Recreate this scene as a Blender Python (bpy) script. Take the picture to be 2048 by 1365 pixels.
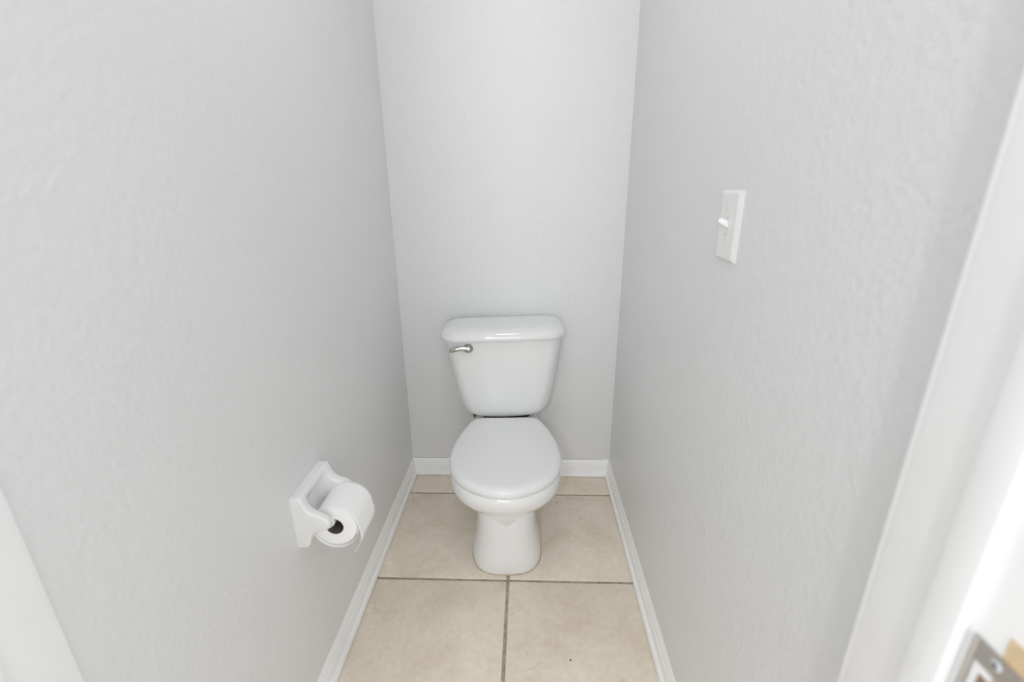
import bpy, bmesh, math, random
from mathutils import Vector, Matrix

for o in list(bpy.data.objects):
    bpy.data.objects.remove(o, do_unlink=True)
scene = bpy.context.scene
COL = scene.collection

# ------------------------------------------------------------------ camera
PITCH, YAW, ROLL, FPX, CAM_Z = 0.32223614, 0.03660892, -0.00885695, 912.124, 1.28
fw = Vector((-math.sin(YAW) * math.cos(PITCH), math.cos(YAW) * math.cos(PITCH), -math.sin(PITCH)))
rt = Vector((math.cos(YAW), math.sin(YAW), 0.0))
up = rt.cross(fw)
r2 = math.cos(ROLL) * rt + math.sin(ROLL) * up
u2 = -math.sin(ROLL) * rt + math.cos(ROLL) * up
cam_data = bpy.data.cameras.new('camera')
cam_data.sensor_fit = 'HORIZONTAL'
cam_data.sensor_width = 36.0
cam_data.lens = 36.0 * FPX / 2048.0
cam_data.clip_start = 0.02
cam_data.dof.use_dof = True
cam_data.dof.focus_distance = 1.9
cam_data.dof.aperture_fstop = 2.8
cam = bpy.data.objects.new('camera', cam_data)
COL.objects.link(cam)
M = Matrix((r2, u2, -fw)).transposed().to_4x4()
M.translation = Vector((0, 0, CAM_Z))
cam.matrix_world = M
scene.camera = cam

# ------------------------------------------------------------------ world, lights, exposure
world = bpy.data.worlds.new('world')
scene.world = world
world.use_nodes = True
bg = world.node_tree.nodes['Background']
bg.inputs['Color'].default_value = (0.955, 0.978, 1.0, 1)
bg.inputs['Strength'].default_value = 1.18


def area_light(name, loc, target, sx, sy, power, color=(1, 1, 1)):
    d = bpy.data.lights.new(name, 'AREA')
    d.shape = 'RECTANGLE'
    d.size, d.size_y = sx, sy
    d.energy = power
    d.color = color
    o = bpy.data.objects.new(name, d)
    COL.objects.link(o)
    o.location = loc
    o.rotation_euler = (Vector(target) - Vector(loc)).to_track_quat('-Z', 'Y').to_euler()
    return o


# the vanity light of the bathroom behind the camera
area_light('vanity_light', (-0.37, -1.45, 2.02), (-0.08, 1.8, 0.8), 0.16, 0.08, 9.5)
# unseen frontal fill light, added behind the camera to brighten the low back
area_light('bathroom_fill_light', (-0.05, -2.7, 1.00), (-0.05, 1.8, 0.30), 1.1, 1.3, 13.0, (0.96, 0.98, 1.0))
CEILING_LAMP_STRENGTH = 14.0

scene.cycles.max_bounces = 12
scene.cycles.diffuse_bounces = 12
scene.cycles.glossy_bounces = 4

vs = scene.view_settings
vs.view_transform = 'Standard'
vs.look = 'None'
vs.gamma = 1.0
vs.exposure = 0.11
vs.use_curve_mapping = False

# ------------------------------------------------------------------ room numbers
XL, XR, D = -0.5391, 0.3790, 1.8474          # left wall, right wall, back wall
HB, TB = 0.083, 0.0196                       # baseboard height, thickness
Y1, Y2 = 1.6973, 1.2279                      # floor joints
SEAM = -0.066
CEIL = 2.44
JL, JR = -0.534, 0.349                       # faces of the door jambs
YI = 0.377                                   # inner edge of the door frame


# ------------------------------------------------------------------ helpers
def link(o, parent=None):
    COL.objects.link(o)
    if parent is not None:
        o.parent = parent
    return o


def mesh_obj(name, verts, faces, mat, parent=None, smooth=False, angle=None):
    me = bpy.data.meshes.new(name)
    me.from_pydata([tuple(v) for v in verts], [], faces)
    me.update()
    bm = bmesh.new()
    bm.from_mesh(me)
    bmesh.ops.recalc_face_normals(bm, faces=bm.faces)
    bm.to_mesh(me)
    bm.free()
    return finish(name, me, mat, parent, smooth, angle)


def finish(name, me, mat, parent=None, smooth=False, angle=None):
    if mat is not None:
        me.materials.append(mat)
    for p in me.polygons:
        p.use_smooth = bool(smooth)
    if smooth and angle is not None:
        me.set_sharp_from_angle(angle=math.radians(angle))
    return link(bpy.data.objects.new(name, me), parent)


def bm_obj(name, bm, mat, parent=None, smooth=False, angle=None):
    me = bpy.data.meshes.new(name)
    bmesh.ops.recalc_face_normals(bm, faces=bm.faces)
    bm.to_mesh(me)
    bm.free()
    return finish(name, me, mat, parent, smooth, angle)


def box_bm(x0, x1, y0, y1, z0, z1, bevel=0.0, seg=2, bm=None):
    b = bmesh.new()
    bmesh.ops.create_cube(b, size=1.0)
    for v in b.verts:
        v.co = Vector((x0 + (v.co.x + .5) * (x1 - x0), y0 + (v.co.y + .5) * (y1 - y0), z0 + (v.co.z + .5) * (z1 - z0)))
    if bevel > 0:
        bmesh.ops.bevel(b, geom=list(b.edges), offset=bevel, segments=seg, profile=0.5, affect='EDGES')
    return b


def box(name, x0, x1, y0, y1, z0, z1, mat, parent=None, bevel=0.0, seg=2):
    return bm_obj(name, box_bm(x0, x1, y0, y1, z0, z1, bevel, seg), mat, parent, bevel > 0, 35)


def loft(name, sections, mat, parent=None, cap0=True, cap1=True, smooth=True, angle=50, center0=None, center1=None, closed=True):
    n = len(sections[0])
    verts, faces = [], []
    for s in sections:
        verts += [Vector(p) for p in s]
    for i in range(len(sections) - 1):
        for j in range(n if closed else n - 1):
            k = (j + 1) % n
            faces.append((i * n + j, i * n + k, (i + 1) * n + k, (i + 1) * n + j))
    if cap0:
        c = center0 or sum((Vector(p) for p in sections[0]), Vector()) / n
        verts.append(Vector(c))
        for j in range(n):
            faces.append((len(verts) - 1, (j + 1) % n, j))
    if cap1:
        c = center1 or sum((Vector(p) for p in sections[-1]), Vector()) / n
        verts.append(Vector(c))
        b = (len(sections) - 1) * n
        for j in range(n):
            faces.append((len(verts) - 1, b + j, b + (j + 1) % n))
    return mesh_obj(name, verts, faces, mat, parent, smooth, angle)


def extrude_profile(name, prof, p0, p1, side, mat, parent=None, miter0=0.0, miter1=0.0, angle=30):
    """prof: list of (t, z), t measured from the wall along `side`; swept from p0 to p1 with mitred ends."""
    p0, p1, side = Vector(p0), Vector(p1), Vector(side)
    d = (p1 - p0).normalized()
    secs = []
    for base, m in ((p0, miter0), (p1, miter1)):
        secs.append([base + side * t + Vector((0, 0, z)) + d * (m * t) for t, z in prof])
    n = len(prof)
    verts = secs[0] + secs[1]
    faces = [(j, (j + 1) % n, n + (j + 1) % n, n + j) for j in range(n)]
    faces += [tuple(range(n)), tuple(range(2 * n - 1, n - 1, -1))]
    return mesh_obj(name, verts, faces, mat, parent, True, angle)


def tube(name, pts, r, mat, parent=None, seg=14):
    pts = [Vector(p) for p in pts]
    rad = r if isinstance(r, (list, tuple)) else [r] * len(pts)
    secs = []
    ref = Vector((0.31, 0.77, 0.55)).normalized()
    for i, p in enumerate(pts):
        t = (pts[min(i + 1, len(pts) - 1)] - pts[max(i - 1, 0)]).normalized()
        a = t.cross(ref).normalized()
        b = t.cross(a).normalized()
        secs.append([p + (a * math.cos(q) + b * math.sin(q)) * rad[i] for q in [2 * math.pi * k / seg for k in range(seg)]])
    return loft(name, secs, mat, parent, angle=55)


def lathe(name, prof, mat, parent=None, axis='Z', origin=(0, 0, 0), seg=32, angle=40):
    """prof: list of (radius, height) along the axis."""
    o = Vector(origin)
    secs = []
    for r, h in prof:
        s = []
        for k in range(seg):
            q = 2 * math.pi * k / seg
            a, b = r * math.cos(q), r * math.sin(q)
            s.append(o + {'Z': Vector((a, b, h)), 'Y': Vector((b, h, a)), 'X': Vector((h, a, b))}[axis])
        secs.append(s)
    return loft(name, secs, mat, parent, angle=angle)


def catmull(pts, sub=6, closed=False):
    out = []
    n = len(pts)
    rng = n if closed else n - 1
    for i in range(rng):
        g = lambda k: Vector(pts[k % n] if closed else pts[min(max(k, 0), n - 1)])
        p0, p1, p2, p3 = g(i - 1), g(i), g(i + 1), g(i + 2)
        for s in range(sub):
            t = s / sub
            out.append(0.5 * ((2 * p1) + (p2 - p0) * t + (2 * p0 - 5 * p1 + 4 * p2 - p3) * t * t + (3 * p1 - p0 - 3 * p2 + p3) * t ** 3))
    if not closed:
        out.append(Vector(pts[-1]))
    return out


def tag(o, label, cat=None, group=None, kind=None):
    if label:
        o['label'] = label
    if cat:
        o['category'] = cat
    if group:
        o['group'] = group
    if kind:
        o['kind'] = kind
    return o


def empty(name, loc, rz=0.0):
    e = bpy.data.objects.new(name, None)
    e.empty_display_size = 0.1
    e.location = loc
    e.rotation_euler = (0, 0, rz)
    return link(e)


# ------------------------------------------------------------------ materials
def new_mat(name):
    m = bpy.data.materials.new(name)
    m.use_nodes = True
    nt = m.node_tree
    return m, nt, nt.nodes['Principled BSDF']


def N(nt, kind, **kw):
    n = nt.nodes.new(kind)
    for k, v in kw.items():
        if k in n.inputs:
            n.inputs[k].default_value = v
        else:
            setattr(n, k, v)
    return n


def simple(name, col, rough=0.4, metal=0.0, coat=0.0, noise=0.0, noise_scale=30.0, bump=0.0, bump_scale=80.0, spec=0.5):
    m, nt, p = new_mat(name)
    p.inputs['Base Color'].default_value = (*col, 1)
    p.inputs['Roughness'].default_value = rough
    p.inputs['Metallic'].default_value = metal
    p.inputs['Coat Weight'].default_value = coat
    p.inputs['Coat Roughness'].default_value = 0.05
    p.inputs['Specular IOR Level'].default_value = spec
    tc = N(nt, 'ShaderNodeTexCoord')
    if noise:
        nz = N(nt, 'ShaderNodeTexNoise', Scale=noise_scale, Detail=3.0)
        nt.links.new(tc.outputs['Object'], nz.inputs['Vector'])
        r = N(nt, 'ShaderNodeValToRGB')
        r.color_ramp.elements[0].position, r.color_ramp.elements[1].position = 0.3, 0.7
        r.color_ramp.elements[0].color = (*[c * (1 - noise) for c in col], 1)
        r.color_ramp.elements[1].color = (*[min(1, c * (1 + noise)) for c in col], 1)
        nt.links.new(nz.outputs['Fac'], r.inputs['Fac'])
        nt.links.new(r.outputs['Color'], p.inputs['Base Color'])
    if bump:
        nb = N(nt, 'ShaderNodeTexNoise', Scale=bump_scale, Detail=2.0)
        nt.links.new(tc.outputs['Object'], nb.inputs['Vector'])
        b = N(nt, 'ShaderNodeBump', Strength=bump, Distance=0.002)
        nt.links.new(nb.outputs['Fac'], b.inputs['Height'])
        nt.links.new(b.outputs['Normal'], p.inputs['Normal'])
    return m


def wall_material():
    m, nt, p = new_mat('wall_paint')
    tc = N(nt, 'ShaderNodeTexCoord')
    nz = N(nt, 'ShaderNodeTexNoise', Scale=1.7, Detail=3.0)
    nt.links.new(tc.outputs['Object'], nz.inputs['Vector'])
    r = N(nt, 'ShaderNodeValToRGB')
    r.color_ramp.elements[0].position, r.color_ramp.elements[1].position = 0.3, 0.75
    r.color_ramp.elements[0].color = (0.740, 0.747, 0.753, 1)
    r.color_ramp.elements[1].color = (0.762, 0.769, 0.775, 1)
    nt.links.new(nz.outputs['Fac'], r.inputs['Fac'])
    nt.links.new(r.outputs['Color'], p.inputs['Base Color'])
    p.inputs['Roughness'].default_value = 0.40
    # orange-peel roller texture, with a few bigger blobs
    a = N(nt, 'ShaderNodeTexNoise', Scale=85.0, Detail=2.5, Roughness=0.45)
    b = N(nt, 'ShaderNodeTexNoise', Scale=24.0, Detail=1.0)
    nt.links.new(tc.outputs['Object'], a.inputs['Vector'])
    nt.links.new(tc.outputs['Object'], b.inputs['Vector'])
    mx = N(nt, 'ShaderNodeMath', operation='MULTIPLY_ADD')
    mx.inputs[1].default_value = 0.7
    nt.links.new(b.outputs['Fac'], mx.inputs[0])
    nt.links.new(a.outputs['Fac'], mx.inputs[2])
    bp = N(nt, 'ShaderNodeBump', Strength=0.35, Distance=0.0045)
    nt.links.new(mx.outputs[0], bp.inputs['Height'])
    nt.links.new(bp.outputs['Normal'], p.inputs['Normal'])
    return m


def tile_material():
    m, nt, p = new_mat('beige_tile')
    tc = N(nt, 'ShaderNodeTexCoord')
    oi = N(nt, 'ShaderNodeObjectInfo')
    add = N(nt, 'ShaderNodeVectorMath', operation='MULTIPLY_ADD')
    comb = N(nt, 'ShaderNodeCombineXYZ')
    nt.links.new(oi.outputs['Random'], comb.inputs['X'])
    nt.links.new(oi.outputs['Random'], comb.inputs['Z'])
    nt.links.new(comb.outputs[0], add.inputs[0])
    add.inputs[1].default_value = (37.0, 0, 19.0)
    nt.links.new(tc.outputs['Object'], add.inputs[2])
    v = add.outputs[0]
    # cloudy ground
    n1 = N(nt, 'ShaderNodeTexNoise', Scale=6.0, Detail=8.0, Roughness=0.62, Distortion=0.6)
    nt.links.new(v, n1.inputs['Vector'])
    r1 = N(nt, 'ShaderNodeValToRGB')
    e = r1.color_ramp.elements
    e[0].position, e[1].position = 0.30, 0.72
    e[0].color = (0.740, 0.640, 0.515, 1)
    e[1].color = (0.865, 0.790, 0.685, 1)
    k = r1.color_ramp.elements.new(0.5)
    k.color = (0.810, 0.725, 0.610, 1)
    nt.links.new(n1.outputs['Fac'], r1.inputs['Fac'])
    # fine mottling
    n2 = N(nt, 'ShaderNodeTexNoise', Scale=55.0, Detail=4.0, Roughness=0.7)
    nt.links.new(v, n2.inputs['Vector'])
    m2 = N(nt, 'ShaderNodeMapRange')
    m2.inputs['From Min'].default_value, m2.inputs['From Max'].default_value = 0.3, 0.7
    m2.inputs['To Min'].default_value, m2.inputs['To Max'].default_value = 0.93, 1.05
    nt.links.new(n2.outputs['Fac'], m2.inputs['Value'])
    mul = N(nt, 'ShaderNodeVectorMath', operation='SCALE')
    nt.links.new(r1.outputs['Color'], mul.inputs[0])
    nt.links.new(m2.outputs[0], mul.inputs['Scale'])
    # thin darker veins: where a warped noise crosses one half
    n3 = N(nt, 'ShaderNodeTexNoise', Scale=4.2, Detail=3.0, Roughness=0.5, Distortion=0.5)
    nt.links.new(v, n3.inputs['Vector'])
    sub = N(nt, 'ShaderNodeMath', operation='SUBTRACT')
    sub.inputs[1].default_value = 0.5
    nt.links.new(n3.outputs['Fac'], sub.inputs[0])
    ab = N(nt, 'ShaderNodeMath', operation='ABSOLUTE')
    nt.links.new(sub.outputs[0], ab.inputs[0])
    vr = N(nt, 'ShaderNodeMapRange')
    vr.inputs['From Min'].default_value, vr.inputs['From Max'].default_value = 0.0, 0.006
    vr.inputs['To Min'].default_value, vr.inputs['To Max'].default_value = 1.0, 0.0
    nt.links.new(ab.outputs[0], vr.inputs['Value'])
    n4 = N(nt, 'ShaderNodeTexNoise', Scale=7.0, Detail=2.0)
    nt.links.new(v, n4.inputs['Vector'])
    mr4 = N(nt, 'ShaderNodeMapRange')
    mr4.inputs['From Min'].default_value, mr4.inputs['From Max'].default_value = 0.52, 0.66
    mr4.inputs['To Max'].default_value = 0.22
    nt.links.new(n4.outputs['Fac'], mr4.inputs['Value'])
    vm = N(nt, 'ShaderNodeMath', operation='MULTIPLY')
    nt.links.new(vr.outputs[0], vm.inputs[0])
    nt.links.new(mr4.outputs[0], vm.inputs[1])
    mix = N(nt, 'ShaderNodeMix', data_type='RGBA')
    nt.links.new(vm.outputs[0], mix.inputs['Factor'])
    nt.links.new(mul.outputs[0], mix.inputs['A'])
    mix.inputs['B'].default_value = (0.30, 0.235, 0.17, 1)
    nt.links.new(mix.outputs['Result'], p.inputs['Base Color'])
    p.inputs['Roughness'].default_value = 0.6
    bp = N(nt, 'ShaderNodeBump', Strength=0.12, Distance=0.001)
    nt.links.new(n1.outputs['Fac'], bp.inputs['Height'])
    nt.links.new(bp.outputs['Normal'], p.inputs['Normal'])
    return m


def hose_material():
    m, nt, p = new_mat('braided_steel')
    tc = N(nt, 'ShaderNodeTexCoord')
    w = N(nt, 'ShaderNodeTexWave', Scale=160.0)
    w.bands_direction = 'DIAGONAL'
    nt.links.new(tc.outputs['Object'], w.inputs['Vector'])
    r = N(nt, 'ShaderNodeValToRGB')
    r.color_ramp.elements[0].color = (0.06, 0.06, 0.06, 1)
    r.color_ramp.elements[1].color = (0.22, 0.22, 0.22, 1)
    nt.links.new(w.outputs['Fac'], r.inputs['Fac'])
    nt.links.new(r.outputs['Color'], p.inputs['Base Color'])
    p.inputs['Metallic'].default_value = 0.7
    p.inputs['Roughness'].default_value = 0.45
    return m


def lamp_material():
    m, nt, p = new_mat('lamp_glass')
    p.inputs['Base Color'].default_value = (0.9, 0.9, 0.9, 1)
    p.inputs['Emission Color'].default_value = (1.0, 0.99, 0.97, 1)
    p.inputs['Emission Strength'].default_value = CEILING_LAMP_STRENGTH
    return m


MAT_WALL = wall_material()
MAT_CEIL = simple('ceiling_paint', (0.88, 0.88, 0.88), 0.9, bump=0.3, bump_scale=60)
MAT_TRIM = simple('white_trim_paint', (0.925, 0.93, 0.935), 0.32, noise=0.012, noise_scale=14, bump=0.06, bump_scale=50)
MAT_TILE = tile_material()
MAT_GROUT = simple('grout', (0.40, 0.345, 0.265), 0.95, noise=0.25, noise_scale=60, bump=0.6, bump_scale=300)
MAT_CHINA = simple('white_china', (0.81, 0.815, 0.82), 0.06, coat=0.6, noise=0.006, noise_scale=5)
MAT_PLASTIC = simple('white_seat_plastic', (0.82, 0.825, 0.83), 0.27, noise=0.006, noise_scale=6)
MAT_HOLDER = simple('white_glazed_ceramic', (0.84, 0.84, 0.84), 0.16, coat=0.4, noise=0.006, noise_scale=12)
MAT_ROLLER = simple('white_roller_plastic', (0.80, 0.80, 0.79), 0.35, noise=0.01, noise_scale=40)
MAT_PAPER = simple('tissue_paper', (0.95, 0.95, 0.945), 0.95, noise=0.01, noise_scale=70, bump=0.12, bump_scale=600, spec=0.1)
MAT_CARD = simple('cardboard_core', (0.16, 0.14, 0.125), 0.95, noise=0.12, noise_scale=90)
MAT_CHROME = simple('chrome', (0.50, 0.50, 0.50), 0.06, metal=1.0, noise=0.02, noise_scale=40)
MAT_NICKEL = simple('satin_nickel', (0.62, 0.60, 0.585), 0.32, metal=1.0, noise=0.04, noise_scale=120)
MAT_SCREW = simple('zinc_screw', (0.86, 0.90, 0.95), 0.22, metal=0.9, noise=0.02, noise_scale=200)
MAT_WOOD = simple('bare_wood', (0.72, 0.55, 0.34), 0.7, noise=0.12, noise_scale=90)
MAT_DARKWOOD = simple('mortise_wood', (0.30, 0.21, 0.13), 0.9, noise=0.2, noise_scale=90)
MAT_SWITCH = simple('white_switch_plastic', (0.82, 0.82, 0.815), 0.28, noise=0.006, noise_scale=40)
MAT_TOGGLE = simple('white_toggle_plastic', (0.90, 0.90, 0.90), 0.25, noise=0.006, noise_scale=60)
MAT_DARK = simple('dark_slot', (0.05, 0.05, 0.05), 0.8, noise=0.1, noise_scale=60)
MAT_GASKET_SHADE = simple('black_gasket_gap_shade', (0.025, 0.025, 0.025), 0.8, noise=0.1, noise_scale=60)
MAT_CAULK = simple('stained_caulk', (0.52, 0.44, 0.34), 0.8, noise=0.2, noise_scale=40)
MAT_HOSE = hose_material()
MAT_LAMP = lamp_material()
MAT_SPECK = simple('dirt', (0.035, 0.028, 0.022), 0.9, noise=0.2, noise_scale=200)


def structure(o):
    o['kind'] = 'structure'
    return o


# ------------------------------------------------------------------ setting: shell
WT = 0.11
structure(box('wall_left', XL - WT, XL, YI, D + WT, -0.02, CEIL, MAT_WALL))
structure(box('wall_right', XR, XR + WT, YI, D + WT, -0.02, CEIL, MAT_WALL))
structure(box('wall_back', XL, XR, D, D + WT, -0.02, CEIL, MAT_WALL))
structure(box('ceiling', XL - WT, XR + WT, YI - 0.14, D + WT, CEIL, CEIL + 0.05, MAT_CEIL))
# the wall the doorway is cut through, seen only as the frame in the opening
YO = 0.237
wf = bmesh.new()
for a in ((XL - 0.9, JL - 0.018, YO + 0.012, YI - 0.012, -0.02, CEIL),
          (JR + 0.018, XR + 0.9, YO + 0.012, YI - 0.012, -0.02, CEIL),
          (JL - 0.018, JR + 0.018, YO + 0.012, YI - 0.012, 2.06, CEIL)):
    b = box_bm(*a)
    me_ = bpy.data.meshes.new('t')
    b.to_mesh(me_)
    b.free()
    wf.from_mesh(me_)
    bpy.data.meshes.remove(me_)
structure(bm_obj('wall_front', wf, MAT_WALL))

# floor slab (grout bed) and its tiles
floor = structure(box('floor', XL - 0.9, XR + 0.9, -2.2, D + 0.05, -0.05, -0.0035, MAT_GROUT))
GAP = 0.0050
PITCHY = Y1 - Y2
PITCHX = 0.4640


def tile(x0, x1, y0, y1, rnd):
    h = GAP
    cx, cy = (x0 + x1) / 2, (y0 + y1) / 2
    sx, sy = (x1 - x0) / 2 - h, (y1 - y0) / 2 - h
    b = box_bm(-sx, sx, -sy, sy, -0.012, 0.0, 0.0028, 3)
    o = bm_obj('tile', b, MAT_TILE, floor, True, 40)
    # joints laid a little out of true
    o.location = (cx, cy, rnd.uniform(-0.0004, 0.0004))
    o.rotation_euler = (0, 0, 0)
    return o


rnd = random.Random(4)
rows = [(Y1, D + 0.03), (Y2, Y1)] + [(Y2 - (i + 1) * PITCHY, Y2 - i * PITCHY) for i in range(7)]
for ri, (a, b) in enumerate(rows):
    inside = a > YI - 0.02
    cols = (-1, 0) if a > YI else (-2, -1, 0, 1)
    for c in cols:
        tile(SEAM + c * PITCHX, SEAM + (c + 1) * PITCHX, a, b, rnd)

# baseboards
PROF = [(0, 0.0015), (TB, 0.0015), (TB, 0.0135), (TB - 0.0008, 0.0165), (TB - 0.0030, 0.0190), (TB - 0.0060, 0.0200), (TB - 0.0088, 0.0205),
        (TB - 0.0094, 0.0240), (TB - 0.0094, 0.0300), (TB - 0.0088, 0.050), (TB - 0.0098, 0.0545), (TB - 0.0130, 0.0570), (TB - 0.0134, 0.0590), (TB - 0.0112, 0.0605),
        (TB - 0.0110, 0.0640), (TB - 0.0128, 0.0700), (TB - 0.0155, 0.0760), (TB - 0.0172, 0.0810), (TB - 0.0180, HB), (0, HB)]
structure(extrude_profile('baseboard_left', PROF, (XL, YI, 0), (XL, D, 0), (1, 0, 0), MAT_TRIM, miter1=-1.0))
structure(extrude_profile('baseboard_right', PROF, (XR, YI, 0), (XR, D, 0), (-1, 0, 0), MAT_TRIM, miter1=-1.0))
structure(extrude_profile('baseboard_back', PROF, (XL, D, 0), (XR, D, 0), (0, -1, 0), MAT_TRIM, miter0=1.0, miter1=-1.0))

# hairline gaps where the caulk above the back baseboard has cracked
bb = bpy.data.objects['baseboard_back']
rc = random.Random(11)
for xa, xb in ((XL + 0.004, XL + 0.165), (0.150, XR - 0.035)):
    vv, ff = [], []
    nseg = 26
    for q in range(nseg + 1):
        x = xa + (xb - xa) * q / nseg
        th = max(0.00005, 0.0010 * (rc.random() - 0.25)) * (0 if q in (0, nseg) else 1)
        zz = HB + 0.0003 + rc.uniform(0, 0.0006)
        vv += [(x, D - 0.0019, zz), (x, D - 0.0019, zz + th), (x, D, zz + th), (x, D, zz)]
        if q:
            o4, n4 = (q - 1) * 4, q * 4
            for k in range(4):
                ff.append((o4 + k, o4 + (k + 1) % 4, n4 + (k + 1) % 4, n4 + k))
    mesh_obj('caulk_crack', vv, ff, MAT_GROUT, bb)

# door frame: jambs with stop and the edge of the inner casing
for nm, xj, s in (('trim_1', JL, -1), ('trim_2', JR, 1)):
    e = empty(nm, (xj, YO, 0))
    structure(e)
    mk = lambda n, a, b, y0, y1, z0, z1, bv, m: box(n, min(a, b) - 0, max(a, b), y0 - YO, y1 - YO, z0, z1, m, e, bv)
    mk('jamb', 0.0, s * 0.018, YO, YI - 0.006, 0.0, 2.04, 0.0012, MAT_TRIM)
    mk('door_stop', -s * 0.011, 0.0, 0.281, 0.3105, 0.0, 2.03, 0.0022, MAT_TRIM)
    mk('casing', s * 0.0022, s * (0.0294 if s > 0 else 0.0045), YI - 0.0062, YI + (0.004 if s > 0 else -0.0008), 0.0, 2.045, 0.0015, MAT_TRIM)
    if s > 0:
        jamb_right = e
structure(box('trim_3', JL - 0.018, JR + 0.018, YO, YI - 0.006, 2.04, 2.06, MAT_TRIM, None, 0.001))

# ------------------------------------------------------------------ strike plate on the right jamb
sp = empty('strike_plate', (JR, 0.2585, 0.916))
tag(sp, 'satin metal strike plate screwed to the white door jamb at bottom right', 'strike plate')


def plate_frame(name, y0, y1, z0, z1, hy0, hy1, hz0, hz1, t, mat, parent):
    b = bmesh.new()
    out = [(y0, z0), (y1, z0), (y1, z1), (y0, z1)]
    inn = [(hy0, hz0), (hy1, hz0), (hy1, hz1), (hy0, hz1)]
    L = []
    for x in (0.0, -t):
        L.append([b.verts.new((x, y, z)) for y, z in out])
        L.append([b.verts.new((x, y, z)) for y, z in inn])
    for k in range(4):
        n = (k + 1) % 4
        b.faces.new((L[0][k], L[0][n], L[1][n], L[1][k]))
        b.faces.new((L[2][k], L[2][n], L[3][n], L[3][k]))
        b.faces.new((L[0][k], L[0][n], L[2][n], L[2][k]))
        b.faces.new((L[1][k], L[1][n], L[3][n], L[3][k]))
    ed = [x for x in b.edges if abs(x.verts[0].co.x + t) < 1e-6 and abs(x.verts[1].co.x + t) < 1e-6 and len(x.link_faces) == 2
          and abs(x.link_faces[0].normal.dot(x.link_faces[1].normal)) < 0.5]
    bmesh.ops.recalc_face_normals(b, faces=b.faces)
    return bm_obj(name, b, mat, parent)


# local origin: y 0.2585, z 0.916
plate_frame('plate', -0.0265, 0.0165, -0.035, 0.0345, -0.014, 0.0115, -0.014, 0.015, 0.0018, MAT_NICKEL, sp)
# rounded turned edge along the stop side
tube('turned_edge', [(-0.0013, 0.0150, z) for z in (-0.035, -0.02, 0.0, 0.02, 0.0342)], 0.0022, MAT_NICKEL, sp, 12)
for zc in (0.0255, -0.0255):
    sc = lathe('screw', [(0.0042, -0.0017), (0.0042, -0.0021), (0.0036, -0.0028), (0.0018, -0.0032)], MAT_SCREW, sp, 'X', (0, -0.0025, zc), 24)
    for ry, rz in ((0.0026, 0.0005), (0.0005, 0.0026)):
        box('cross_slot', -0.00345, -0.0026, -0.0025 - ry, -0.0025 + ry, zc - rz, zc + rz, MAT_DARK, sc)
# bare wood of the cut mortise around and behind the plate
mb = box('bare_wood_patch', -0.0008, 0.0, -0.0215, -0.0030, 0.005, 0.0545, MAT_WOOD, sp, 0.0003, 1)
box('mortise_hole', -0.0006, 0.0, -0.010, 0.0060, -0.012, 0.0060, MAT_DARKWOOD, sp, 0.0002, 1)

# ------------------------------------------------------------------ the door, standing open into the bathroom behind the camera
dr = empty('door_1', (JL + 0.002, YO - 0.002, 0.0), 0.0)
structure(dr)
dr.rotation_euler = (0, 0, math.radians(10.5))
door_slab = box('door_slab', 0.0, 0.035, -0.86, 0.0, 0.012, 2.03, MAT_TRIM, dr, 0.002)
for z0, z1 in ((0.25, 0.95), (1.10, 1.88)):
    for y0, y1 in ((-0.75, -0.47), (-0.39, -0.11)):
        box('raised_panel', 0.031, 0.039, y0, y1, z0, z1, MAT_TRIM, door_slab, 0.0035)
lathe('door_knob', [(0.026, 0.0), (0.026, 0.006), (0.012, 0.010), (0.011, 0.03), (0.022, 0.038), (0.027, 0.05), (0.022, 0.062), (0.008, 0.067)],
      MAT_NICKEL, door_slab, 'X', (0.035, -0.80, 0.93), 28)

# ------------------------------------------------------------------ toilet
TOI = empty('toilet', (-0.0960, D, 0.0), math.radians(2.4))
tag(TOI, 'white two-piece toilet with closed lid against the back wall', 'toilet')


def outline_from_half(half, sub=5):
    """half: (v, h) from the back centre to the front centre; returns closed loop of (u, v)."""
    right = [Vector((h, v, 0)) for v, h in half]
    left = [Vector((-h, v, 0)) for v, h in reversed(half[1:-1])]
    loop = right + left
    return [(p.x, p.y) for p in catmull(loop, sub, True)]


def inset_loop(loop, d):
    n = len(loop)
    out = []
    for i in range(n):
        a, b = Vector(loop[i - 1]), Vector(loop[(i + 1) % n])
        t = (b - a).normalized()
        nrm = Vector((-t.y, t.x))
        out.append(tuple(Vector(loop[i]) + nrm * d))
    return out


def sec(loop, z):
    return [(u, -v, z) for u, v in loop]


def cap_rings(loop, z0, dz, n=5):
    """domed rings shrinking towards the centre of a loop"""
    cx = 0.0
    cy = (min(v for _, v in loop) + max(v for _, v in loop)) / 2
    out = []
    for i in range(1, n):
        f = 1 - i / n
        out.append([(cx + (u - cx) * f, -(cy + (v - cy) * f), z0 + dz * (1 - f * f)) for u, v in loop])
    return out


# --- seat lid outline
LID = [(0.211, 0.0), (0.211, 0.060), (0.2125, 0.097), (0.220, 0.121), (0.236, 0.1370), (0.262, 0.1480), (0.312, 0.1650), (0.380, 0.1820),
       (0.440, 0.1905), (0.502, 0.1912), (0.560, 0.1800), (0.608, 0.1560), (0.646, 0.1200), (0.674, 0.0740), (0.688, 0.0360), (0.692, 0.0)]
lid_loop = outline_from_half(LID, 4)
if sum(lid_loop[i][0] * lid_loop[(i + 1) % len(lid_loop)][1] - lid_loop[(i + 1) % len(lid_loop)][0] * lid_loop[i][1] for i in range(len(lid_loop))) < 0:
    SGN = -1
else:
    SGN = 1


def ins(loop, d):
    return inset_loop(loop, d * SGN)


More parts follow.
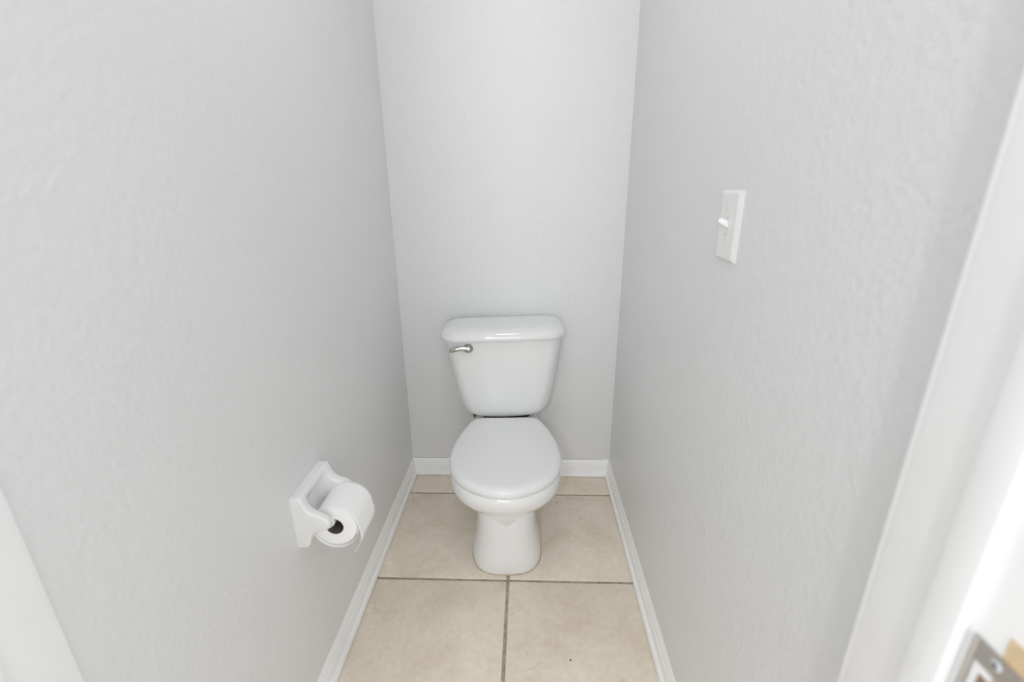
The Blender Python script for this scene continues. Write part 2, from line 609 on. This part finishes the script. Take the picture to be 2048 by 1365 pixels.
prof_lid = [(0.3880, 0.0040), (0.3883, 0.0018), (0.3900, 0.0005), (0.3940, 0.0), (0.4010, 0.0), (0.4060, 0.0012), (0.4105, 0.0045), (0.4140, 0.0100),
            (0.4162, 0.0180), (0.4175, 0.0280)]
secs = [sec(ins(lid_loop, 0.012), 0.3885)] + [sec(ins(lid_loop, d), z) for z, d in prof_lid]
last = ins(lid_loop, 0.028)
secs += cap_rings(last, 0.4175, 0.0030)
loft('seat_lid', secs, MAT_PLASTIC, TOI, angle=60)

seat_loop = ins(lid_loop, 0.0130)
secs = [sec(ins(seat_loop, d), z) for z, d in ((0.3845, 0.004), (0.3850, 0.001), (0.3870, 0.0), (0.3880, 0.001), (0.3884, 0.004))]
loft('seat', secs, MAT_PLASTIC, TOI, angle=60)
for su in (-1, 1):
    hg = lathe('seat_hinge', [(0.006, -0.022), (0.0085, -0.02), (0.0085, 0.02), (0.006, 0.022)], MAT_PLASTIC, TOI, 'X', (su * 0.07, -0.204, 0.396), 18)


# --- bowl
def bowl_loop(vf, w, vb, wb, n=2.25, vc=0.485):
    half = []
    K = 14
    half.append((vb, 0.0))
    half.append((vb, wb * 0.6))
    half.append((vb + 0.006, wb * 0.93))
    for i in range(1, 9):
        t = i / 9
        s = t * t * (3 - 2 * t)
        half.append((vb + 0.02 + (vc - vb - 0.02) * t, wb + (w - wb) * s))
    for i in range(K + 1):
        q = (math.pi / 2) * i / K
        c, s_ = math.cos(q), math.sin(q)
        half.append((vc + (vf - vc) * (s_ ** (2 / n)), w * (max(c, 0) ** (2 / n))))
    half[-1] = (vf, 0.0)
    return outline_from_half(half, 2)


BOWL = [(0.184, 0.570, 0.030, 0.20, 0.025, 2.1), (0.194, 0.583, 0.046, 0.18, 0.04, 1.9), (0.205, 0.592, 0.064, 0.15, 0.055, 1.72), (0.217, 0.5995, 0.085, 0.13, 0.07, 1.60), (0.230, 0.608, 0.106, 0.10, 0.085, 1.58),
        (0.250, 0.622, 0.134, 0.08, 0.10, 1.68), (0.270, 0.637, 0.155, 0.06, 0.108, 1.81), (0.290, 0.654, 0.1705, 0.04, 0.113, 1.94), (0.310, 0.670, 0.181, 0.025, 0.117, 2.07),
        (0.330, 0.682, 0.187, 0.02, 0.119, 2.2), (0.352, 0.690, 0.1895, 0.015, 0.120, 2.22), (0.3690, 0.6885, 0.1885, 0.015, 0.120, 2.25), (0.3780, 0.6855, 0.1865, 0.0165, 0.1185, 2.25),
        (0.3830, 0.6815, 0.1825, 0.02, 0.115, 2.25), (0.3842, 0.675, 0.176, 0.026, 0.109, 2.25)]
secs = [sec(bowl_loop(a, b, c, d, n), z) for z, a, b, c, d, n in BOWL]
loft('bowl', secs, MAT_CHINA, TOI, angle=70)


# --- pedestal
def ped_loop(vf, w, vb, wb, n=2.8, vc=0.455):
    return bowl_loop(vf, w, vb, wb, n, vc)


PED = [(0.002, 0.598, 0.1255, 0.10, 0.105), (0.010, 0.5995, 0.1265, 0.10, 0.106), (0.030, 0.598, 0.1255, 0.10, 0.105), (0.060, 0.594, 0.1205, 0.11, 0.098),
       (0.095, 0.590, 0.1135, 0.12, 0.090), (0.130, 0.588, 0.1080, 0.12, 0.085), (0.165, 0.587, 0.1050, 0.11, 0.084), (0.200, 0.586, 0.1040, 0.10, 0.085),
       (0.230, 0.575, 0.1030, 0.09, 0.088), (0.260, 0.555, 0.102, 0.08, 0.09), (0.29, 0.53, 0.10, 0.08, 0.09)]
secs = [sec(ped_loop(a, b, c, d), z) for z, a, b, c, d in PED]
loft('pedestal', secs, MAT_CHINA, TOI, angle=70)
cl = ped_loop(0.6015, 0.1285, 0.098, 0.108)
loft('caulk_line', [sec(cl, 0.0), sec(ins(cl, 0.0005), 0.0022), sec(ins(cl, 0.004), 0.0042)], MAT_CAULK, TOI, angle=60)


# --- tank (leans a little to the left of upright)
def rr_loop(w, vb, vf, rf, rb, bow, nq=9):
    pts = []

    def arc(cx, cy, r, a0, a1):
        for i in range(nq + 1):
            q = math.radians(a0 + (a1 - a0) * i / nq)
            pts.append((cx + r * math.cos(q), cy + r * math.sin(q)))
    nx = 8
    arc(w - rb, vb + rb, rb, -90, 0)
    arc(w - rf, vf - rf, rf, 0, 90)
    for i in range(1, nx):
        pts.append(((w - rf) * (1 - 2 * i / nx), vf))
    arc(-(w - rf), vf - rf, rf, 90, 180)
    arc(-(w - rb), vb + rb, rb, 180, 270)
    for i in range(1, nx):
        pts.append((-(w - rb) * (1 - 2 * i / nx), vb))
    out = []
    for u, v in pts:
        k = (v - vb) / (vf - vb)
        out.append((u, v + bow * (1 - (u / w) ** 2) * k))
    return out


TILT = Matrix.Translation((0, 0, 0.42)) @ Matrix.Rotation(math.radians(-1.3), 4, 'Y') @ Matrix.Translation((0, 0, -0.42))


def tsec(loop, z):
    return [tuple(TILT @ Vector((u, -v, z))) for u, v in loop]


TANK = [(0.3885, 0.080, 0.05, 0.135, 0.035, 0.010), (0.3905, 0.108, 0.04, 0.152, 0.045, 0.012), (0.3955, 0.130, 0.032, 0.165, 0.052, 0.014), (0.4045, 0.149, 0.028, 0.1755, 0.056, 0.0145),
        (0.4170, 0.1625, 0.025, 0.1850, 0.056, 0.014), (0.4360, 0.1730, 0.023, 0.1900, 0.054, 0.013), (0.465, 0.1815, 0.022, 0.1930, 0.052, 0.012), (0.52, 0.1930, 0.021, 0.1960, 0.050, 0.011),
        (0.60, 0.2055, 0.02, 0.1990, 0.048, 0.010), (0.68, 0.2175, 0.02, 0.2025, 0.046, 0.010), (0.742, 0.2260, 0.02, 0.2050, 0.046, 0.010)]
secs = [tsec(rr_loop(w, vb, vf, rf, 0.015, bw), z) for z, w, vb, vf, rf, bw in TANK]
tank = loft('tank', secs, MAT_CHINA, TOI, angle=60)

TL = [(0.7345, 0.014), (0.7345, 0.008), (0.7358, 0.0038), (0.7390, 0.0012), (0.7440, 0.0), (0.7505, 0.0), (0.7570, 0.0014), (0.7630, 0.0042), (0.7685, 0.0085), (0.7735, 0.0150), (0.7775, 0.0240), (0.7805, 0.0360)]
secs = []
for z, d in TL:
    lw, lb, lf = 0.2425 - d * 1.25, 0.010 + d * 0.5, 0.222 - d * 1.15
    secs.append(tsec(rr_loop(lw, lb, lf, max(0.066 - d * 0.4, 0.02), 0.040, 0.013), z))
lw, lb, lf = 0.2425 - 0.036 * 1.25, 0.010 + 0.036 * 0.5, 0.222 - 0.036 * 1.15
lp = rr_loop(lw, lb, lf, 0.066 - 0.036 * 0.4, 0.040, 0.013)
for i in range(1, 4):
    f = 1 - i / 4
    cy = (lb + lf) / 2
    secs.append([tuple(TILT @ Vector((u * f, -(cy + (v - cy) * f), 0.7805 + 0.0020 * (1 - f * f)))) for u, v in lp])
loft('tank_lid', secs, MAT_CHINA, TOI, angle=60)

# gasket and bolts between tank and bowl; black seal widened to paint the shaded gap
loft('gasket_gap_shade', [tsec(rr_loop(0.098, 0.06, 0.172, 0.03, 0.03, 0.0), z) for z in (0.3843, 0.386, 0.389)], MAT_GASKET_SHADE, TOI, angle=50)
# flush lever
LU, LZ = -0.1395, 0.7045
fv = 0.2035 + 0.010 * (1 - (LU / 0.22) ** 2)
esc = lathe('flush_lever', [(0.0185, 0.0), (0.0192, -0.002), (0.0188, -0.006), (0.0165, -0.0105), (0.0125, -0.0135), (0.0115, -0.018), (0.007, -0.0205)],
            MAT_CHROME, tank, 'Y', (LU, -fv + 0.003, LZ), 28)
path = [(LU + 0.006, -fv - 0.0135, LZ + 0.0005), (LU - 0.008, -fv - 0.0140, LZ + 0.0040), (LU - 0.022, -fv - 0.0150, LZ + 0.0052),
        (LU - 0.036, -fv - 0.0165, LZ + 0.0048), (LU - 0.050, -fv - 0.0170, LZ + 0.0030), (LU - 0.064, -fv - 0.0165, LZ + 0.0005), (LU - 0.0705, -fv - 0.0160, LZ - 0.0005)]
pp = catmull(path, 4)
nn = len(pp)
secs = []
for i, p in enumerate(pp):
    t = i / (nn - 1)
    hh = 0.0105 - 0.0022 * math.sin(math.pi * min(1, t * 1.2)) if t < 0.8 else 0.0088
    if t > 0.9:
        hh *= math.sqrt(max(0.05, 1 - ((t - 0.9) / 0.105) ** 2))
    dd = 0.0050
    secs.append([(p.x, p.y + dd * math.cos(q), p.z - 0.002 + hh * math.sin(q)) for q in [2 * math.pi * k / 14 for k in range(14)]])
loft('lever_arm', secs, MAT_CHROME, tank, angle=60).parent = esc
# white plastic coupling nut under the tank, left
lathe('coupling_nut', [(0.014, 0.352), (0.017, 0.354), (0.017, 0.376), (0.013, 0.380), (0.013, 0.403)], MAT_ROLLER, TOI, 'Z', (-0.103, -0.125, 0.0), 12)

# ------------------------------------------------------------------ water supply hose behind the toilet
SH = empty('water_supply_hose', (-0.30, D, 0.0))
tag(SH, 'dark braided water supply hose under the left of the toilet tank', 'supply hose')
hp = [(0.068, -0.125, 0.410), (0.076, -0.124, 0.375), (0.086, -0.118, 0.335), (0.088, -0.105, 0.29), (0.076, -0.090, 0.245), (0.06, -0.078, 0.215), (0.05, -0.07, 0.195)]
tube('hose', catmull(hp, 5), 0.0066, MAT_HOSE, SH, 14)
lathe('hose_nut', [(0.010, 0.395), (0.0115, 0.397), (0.0115, 0.409), (0.010, 0.411)], MAT_CHROME, SH, 'Z', (0.0675, -0.125, 0.0), 6, 20)
lathe('valve_stem', [(0.0075, -0.001), (0.0075, -0.078)], MAT_CHROME, SH, 'Y', (0.05, 0.0, 0.175), 18)
lathe('valve_body', [(0.011, 0.160), (0.013, 0.164), (0.013, 0.188), (0.009, 0.194), (0.009, 0.205)], MAT_CHROME, SH, 'Z', (0.05, -0.07, 0.0), 20)
lathe('wall_flange', [(0.027, -0.0005), (0.026, -0.003), (0.016, -0.008), (0.009, -0.010)], MAT_CHROME, SH, 'Y', (0.05, 0.0, 0.175), 28)
lathe('valve_handle', [(0.006, -0.08), (0.014, -0.092), (0.017, -0.097), (0.017, -0.104), (0.012, -0.107)], MAT_CHROME, SH, 'Y', (0.05, 0.0, 0.175), 20)

# ------------------------------------------------------------------ toilet paper holder on the left wall
HOL = empty('toilet_paper_holder', (XL, 0.926, 0.55))
tag(HOL, 'white glazed ceramic toilet paper holder fixed to the left wall', 'paper holder')
ARM = [(0.0, 0.4795), (0.0, 0.6175), (0.0140, 0.6175), (0.0215, 0.6165), (0.0260, 0.6110), (0.0290, 0.6030), (0.0330, 0.5920), (0.0405, 0.5810), (0.0520, 0.5735), (0.0640, 0.5690),
       (0.0740, 0.5640), (0.0810, 0.5565), (0.0835, 0.5465), (0.0810, 0.5370), (0.0740, 0.5310), (0.0640, 0.5280), (0.0520, 0.5250), (0.0420, 0.5190),
       (0.0350, 0.5080), (0.0305, 0.4960), (0.0270, 0.4860), (0.0220, 0.4805), (0.0140, 0.4795)]
PLT = [(0.0, 0.4795), (0.0, 0.6175), (0.0140, 0.6175), (0.0195, 0.6160), (0.0225, 0.6110), (0.0230, 0.6050), (0.0200, 0.5970), (0.0150, 0.5890), (0.0120, 0.5800), (0.0112, 0.5690),
       (0.0110, 0.5600), (0.0110, 0.5530), (0.0110, 0.5465), (0.0110, 0.5400), (0.0110, 0.5330), (0.0112, 0.5270), (0.0120, 0.5180), (0.0145, 0.5080),
       (0.0190, 0.4990), (0.0225, 0.4925), (0.0220, 0.4860), (0.0195, 0.4810), (0.0140, 0.4795)]


def smooth_prof(p):
    return [p[0], p[1]] + [(q.x, q.y) for q in catmull([Vector((a, b, 0)) for a, b in p[2:]], 3)]


ARM, PLT = smooth_prof(ARM), smooth_prof(PLT)
HY0, HY1 = 0.8465, 1.0055
stations = [(0.0, 'e', 0.0), (0.0004, 'e', 0.30), (0.0014, 'e', 0.60), (0.0030, 'e', 0.85), (0.0055, 'e', 1.0), (0.0090, 'a', 1.0), (0.0145, 'a', 1.0), (0.0190, 'a', 0.97), (0.0225, 'a', 0.84), (0.0250, 'a', 0.62),
            (0.0275, 'a', 0.40), (0.0310, 'a', 0.22), (0.0360, 'a', 0.09), (0.0430, 'a', 0.02), (0.052, 'a', 0.0)]


def hold_sec(y, kind, f):
    s = []
    for (da, za), (dp, zp) in zip(ARM, PLT):
        if kind == 'a':
            d, z = dp + (da - dp) * f, zp + (za - zp) * f
        else:
            k = 0.0050 * (1 - f)
            czm = 0.547
            d = da - (k if da > 0.012 else k * da / 0.012)
            z = za - math.copysign(min(k, abs(za - czm) * 0.3), za - czm)
        s.append((d, y - 0.926, z - 0.55))
    return s


secs = [hold_sec(HY0 + dy, k, f) for dy, k, f in stations] + [hold_sec((HY0 + HY1) / 2, 'a', 0.0)] + [hold_sec(HY1 - dy, k, f) for dy, k, f in reversed(stations)]
loft('holder_body', secs, MAT_HOLDER, HOL, angle=75)
RX, RZ = 0.0715, 0.5300
lathe('roller', [(0.0070, 0.8665), (0.0075, 0.8740), (0.0095, 0.8745), (0.0098, 0.8755), (0.0098, 0.9270), (0.0110, 0.9275), (0.0110, 0.9765), (0.0075, 0.9775), (0.0065, 0.9865)],
      MAT_ROLLER, HOL, 'Y', (RX, -0.926, RZ - 0.55), 24, 30)

# the roll hanging on the roller
RCX, RCZ, RR = XL + 0.0775, 0.5150, 0.0530
ROLLO = empty('toilet_paper_roll', (RCX, 0.9325, RCZ - RR))
tag(ROLLO, 'white toilet paper roll with a loose hanging end on the ceramic holder', 'paper roll')
L0, L1 = -0.052, 0.052
hr = 0.0205
seg = 56


def ring(r, y, dx=0.0, dz=0.0):
    return [(dx + r * math.sin(2 * math.pi * k / seg), y, RR + dz + r * math.cos(2 * math.pi * k / seg)) for k in range(seg)]


secs = [ring(hr + 0.0012, L0 + 0.0004), ring(0.035, L0 - 0.0006), ring(RR - 0.003, L0), ring(RR - 0.0008, L0 + 0.0008), ring(RR, L0 + 0.003), ring(RR, L1 - 0.003), ring(RR - 0.0008, L1 - 0.0008), ring(RR - 0.003, L1), ring(hr + 0.0012, L1)]
secs.append(secs[0])
loft('paper_winding', secs, MAT_PAPER, ROLLO, False, False, angle=50)
secs = [ring(hr + 0.0012, L0), ring(hr + 0.0012, L1), ring(hr, L1), ring(hr, L0), ring(hr + 0.0012, L0)]
loft('cardboard_core', secs, MAT_CARD, ROLLO, False, False, angle=40)

# loose outer sheet: around the roll, then hanging free at the front with a slanted torn edge
def sheet_point(s, w):
    """s in 0..1 along the sheet, w in 0..1 across (near to far)"""
    R = RR + 0.0045
    ox, oz = 0.0006, -0.0042
    aend = math.radians(84)
    a0 = math.radians(-268)
    s_arc = 0.72
    if s <= s_arc:
        a = a0 + (aend - a0) * s / s_arc
        rr_ = R - 0.0040 * max(0.0, 1 - s / 0.2)
        return ox + rr_ * math.sin(a), RR + oz + rr_ * math.cos(a)
    t = (s - s_arc) / (1 - s_arc)
    hang = 0.079 - 0.020 * w
    l = hang * t
    x = ox + R * math.sin(aend) + 0.0042 * math.sin(math.pi * min(1, l / 0.055)) - 12.0 * max(0.0, l - 0.038) ** 2 - 0.001 * w
    z = RR + oz + R * math.cos(aend) - l
    return x, z


NS, NW = 96, 14
verts, faces = [], []
for i in range(NS + 1):
    for j in range(NW + 1):
        x, z = sheet_point(i / NS, j / NW)
        wav = 0.0006 * math.sin(9.0 * j / NW + 0.5) * max(0.0, (i / NS - 0.72) / 0.28)
        verts.append((x + wav, L0 - 0.0002 + (L1 - L0 + 0.0004) * j / NW, z))
for i in range(NS):
    for j in range(NW):
        a = i * (NW + 1) + j
        faces.append((a, a + 1, a + NW + 2, a + NW + 1))
sheet = mesh_obj('loose_sheet', verts, faces, MAT_PAPER, ROLLO, True)
so = sheet.modifiers.new('thickness', 'SOLIDIFY')
so.thickness = 0.0006

# ------------------------------------------------------------------ light switch on the right wall
SWY, SWZ = 0.8935, 1.2105
SW = empty('light_switch', (XR, SWY, SWZ))
tag(SW, 'white toggle light switch with rectangular cover plate on the right wall', 'light switch')
hw, hz = 0.0435, 0.0640
iw, iz = 0.0345, 0.0590
t0, t1 = 0.0022, 0.0066
ring_pts = []
for x, a, b in ((0.0, hw, hz), (-t0, hw, hz), (-t1 + 0.0006, iw + 0.0012, iz + 0.0012), (-t1, iw, iz)):
    ring_pts.append([(x, -a, -b), (x, a, -b), (x, a, b), (x, -a, b)])
# cover plate with a real slot for the toggle
sl_y, sl_z = 0.0052, 0.0120
ring_pts.append([(-t1, -sl_y, -sl_z), (-t1, sl_y, -sl_z), (-t1, sl_y, sl_z), (-t1, -sl_y, sl_z)])
ring_pts.append([(-0.003, -sl_y, -sl_z), (-0.003, sl_y, -sl_z), (-0.003, sl_y, sl_z), (-0.003, -sl_y, sl_z)])
cover = loft('cover_plate', ring_pts, MAT_SWITCH, SW, True, False, smooth=False)
box('slot_well', -0.0034, -0.0005, -0.0056, 0.0056, -0.0126, 0.0126, MAT_SWITCH, SW)
tg = bmesh.new()
bmesh.ops.create_cube(tg, size=1.0)
for v in tg.verts:
    far = v.co.x < 0
    v.co = Vector((-0.0250 if far else -0.001, v.co.y * (0.0082 if far else 0.0098), v.co.z * (0.0085 if far else 0.0135)))
bmesh.ops.bevel(tg, geom=list(tg.edges), offset=0.0014, segments=3, profile=0.5, affect='EDGES')
toggle = bm_obj('toggle', tg, MAT_TOGGLE, SW, True, 35)
toggle.location = (0, 0, 0.0005)
toggle.rotation_euler = (0, math.radians(26), 0)
for zc in (0.0302, -0.0302):
    s = lathe('cover_screw', [(0.0034, -0.0060), (0.0034, -0.0068), (0.0026, -0.0075), (0.0012, -0.0078)], MAT_SWITCH, SW, 'X', (0, 0, zc), 20)
    sb = box('screw_slot', -0.00795, -0.0070, -0.0024, 0.0024, -0.00045, 0.00045, MAT_DARK, s)
    sb.location = (0, 0, zc)
    sb.rotation_euler = (math.radians(15 if zc > 0 else 75), 0, 0)
# raised ON / OFF bars in the slot ends
for zc, hy in ((0.0148, 0.0026), (-0.0148, 0.0026), (-0.0172, 0.0018)):
    box('moulded_mark', -0.00675, -0.0060, -hy, hy, zc - 0.00045, zc + 0.00045, MAT_DARK, SW)

# ------------------------------------------------------------------ ceiling lamp above the toilet
CL = empty('ceiling_lamp', (-0.08, 0.85, CEIL))
tag(CL, 'round flush ceiling lamp with white glass dome overhead', 'ceiling lamp')
lathe('lamp_base', [(0.15, 0.0), (0.15, -0.02), (0.14, -0.025)], MAT_NICKEL, CL, 'Z', (0, 0, 0), 40)
lathe('glass_dome', [(0.137, -0.024), (0.134, -0.045), (0.118, -0.070), (0.090, -0.088), (0.050, -0.099), (0.01, -0.102)], MAT_LAMP, CL, 'Z', (0, 0, 0), 40)

# ------------------------------------------------------------------ specks of dirt lying on the tiles
for i, (x, y, r, lab) in enumerate(((0.1245, 0.951, 0.0028, 'tiny black crumb on the front right floor tile'),
                                    (0.114, 1.690, 0.0016, 'tiny dark crumb on the floor tile right of the toilet bowl'))):
    b = bmesh.new()
    bmesh.ops.create_icosphere(b, subdivisions=1, radius=r)
    rr = random.Random(i)
    for v in b.verts:
        v.co = Vector((v.co.x * rr.uniform(.5, 1.2), v.co.y * rr.uniform(.5, 1.2), max(0, v.co.z * 0.5 * rr.uniform(.6, 1.0) + r * 0.3)))
    o = bm_obj('crumb', b, MAT_SPECK)
    o.location = (x, y, 0.0005)
    tag(o, lab, 'crumb')
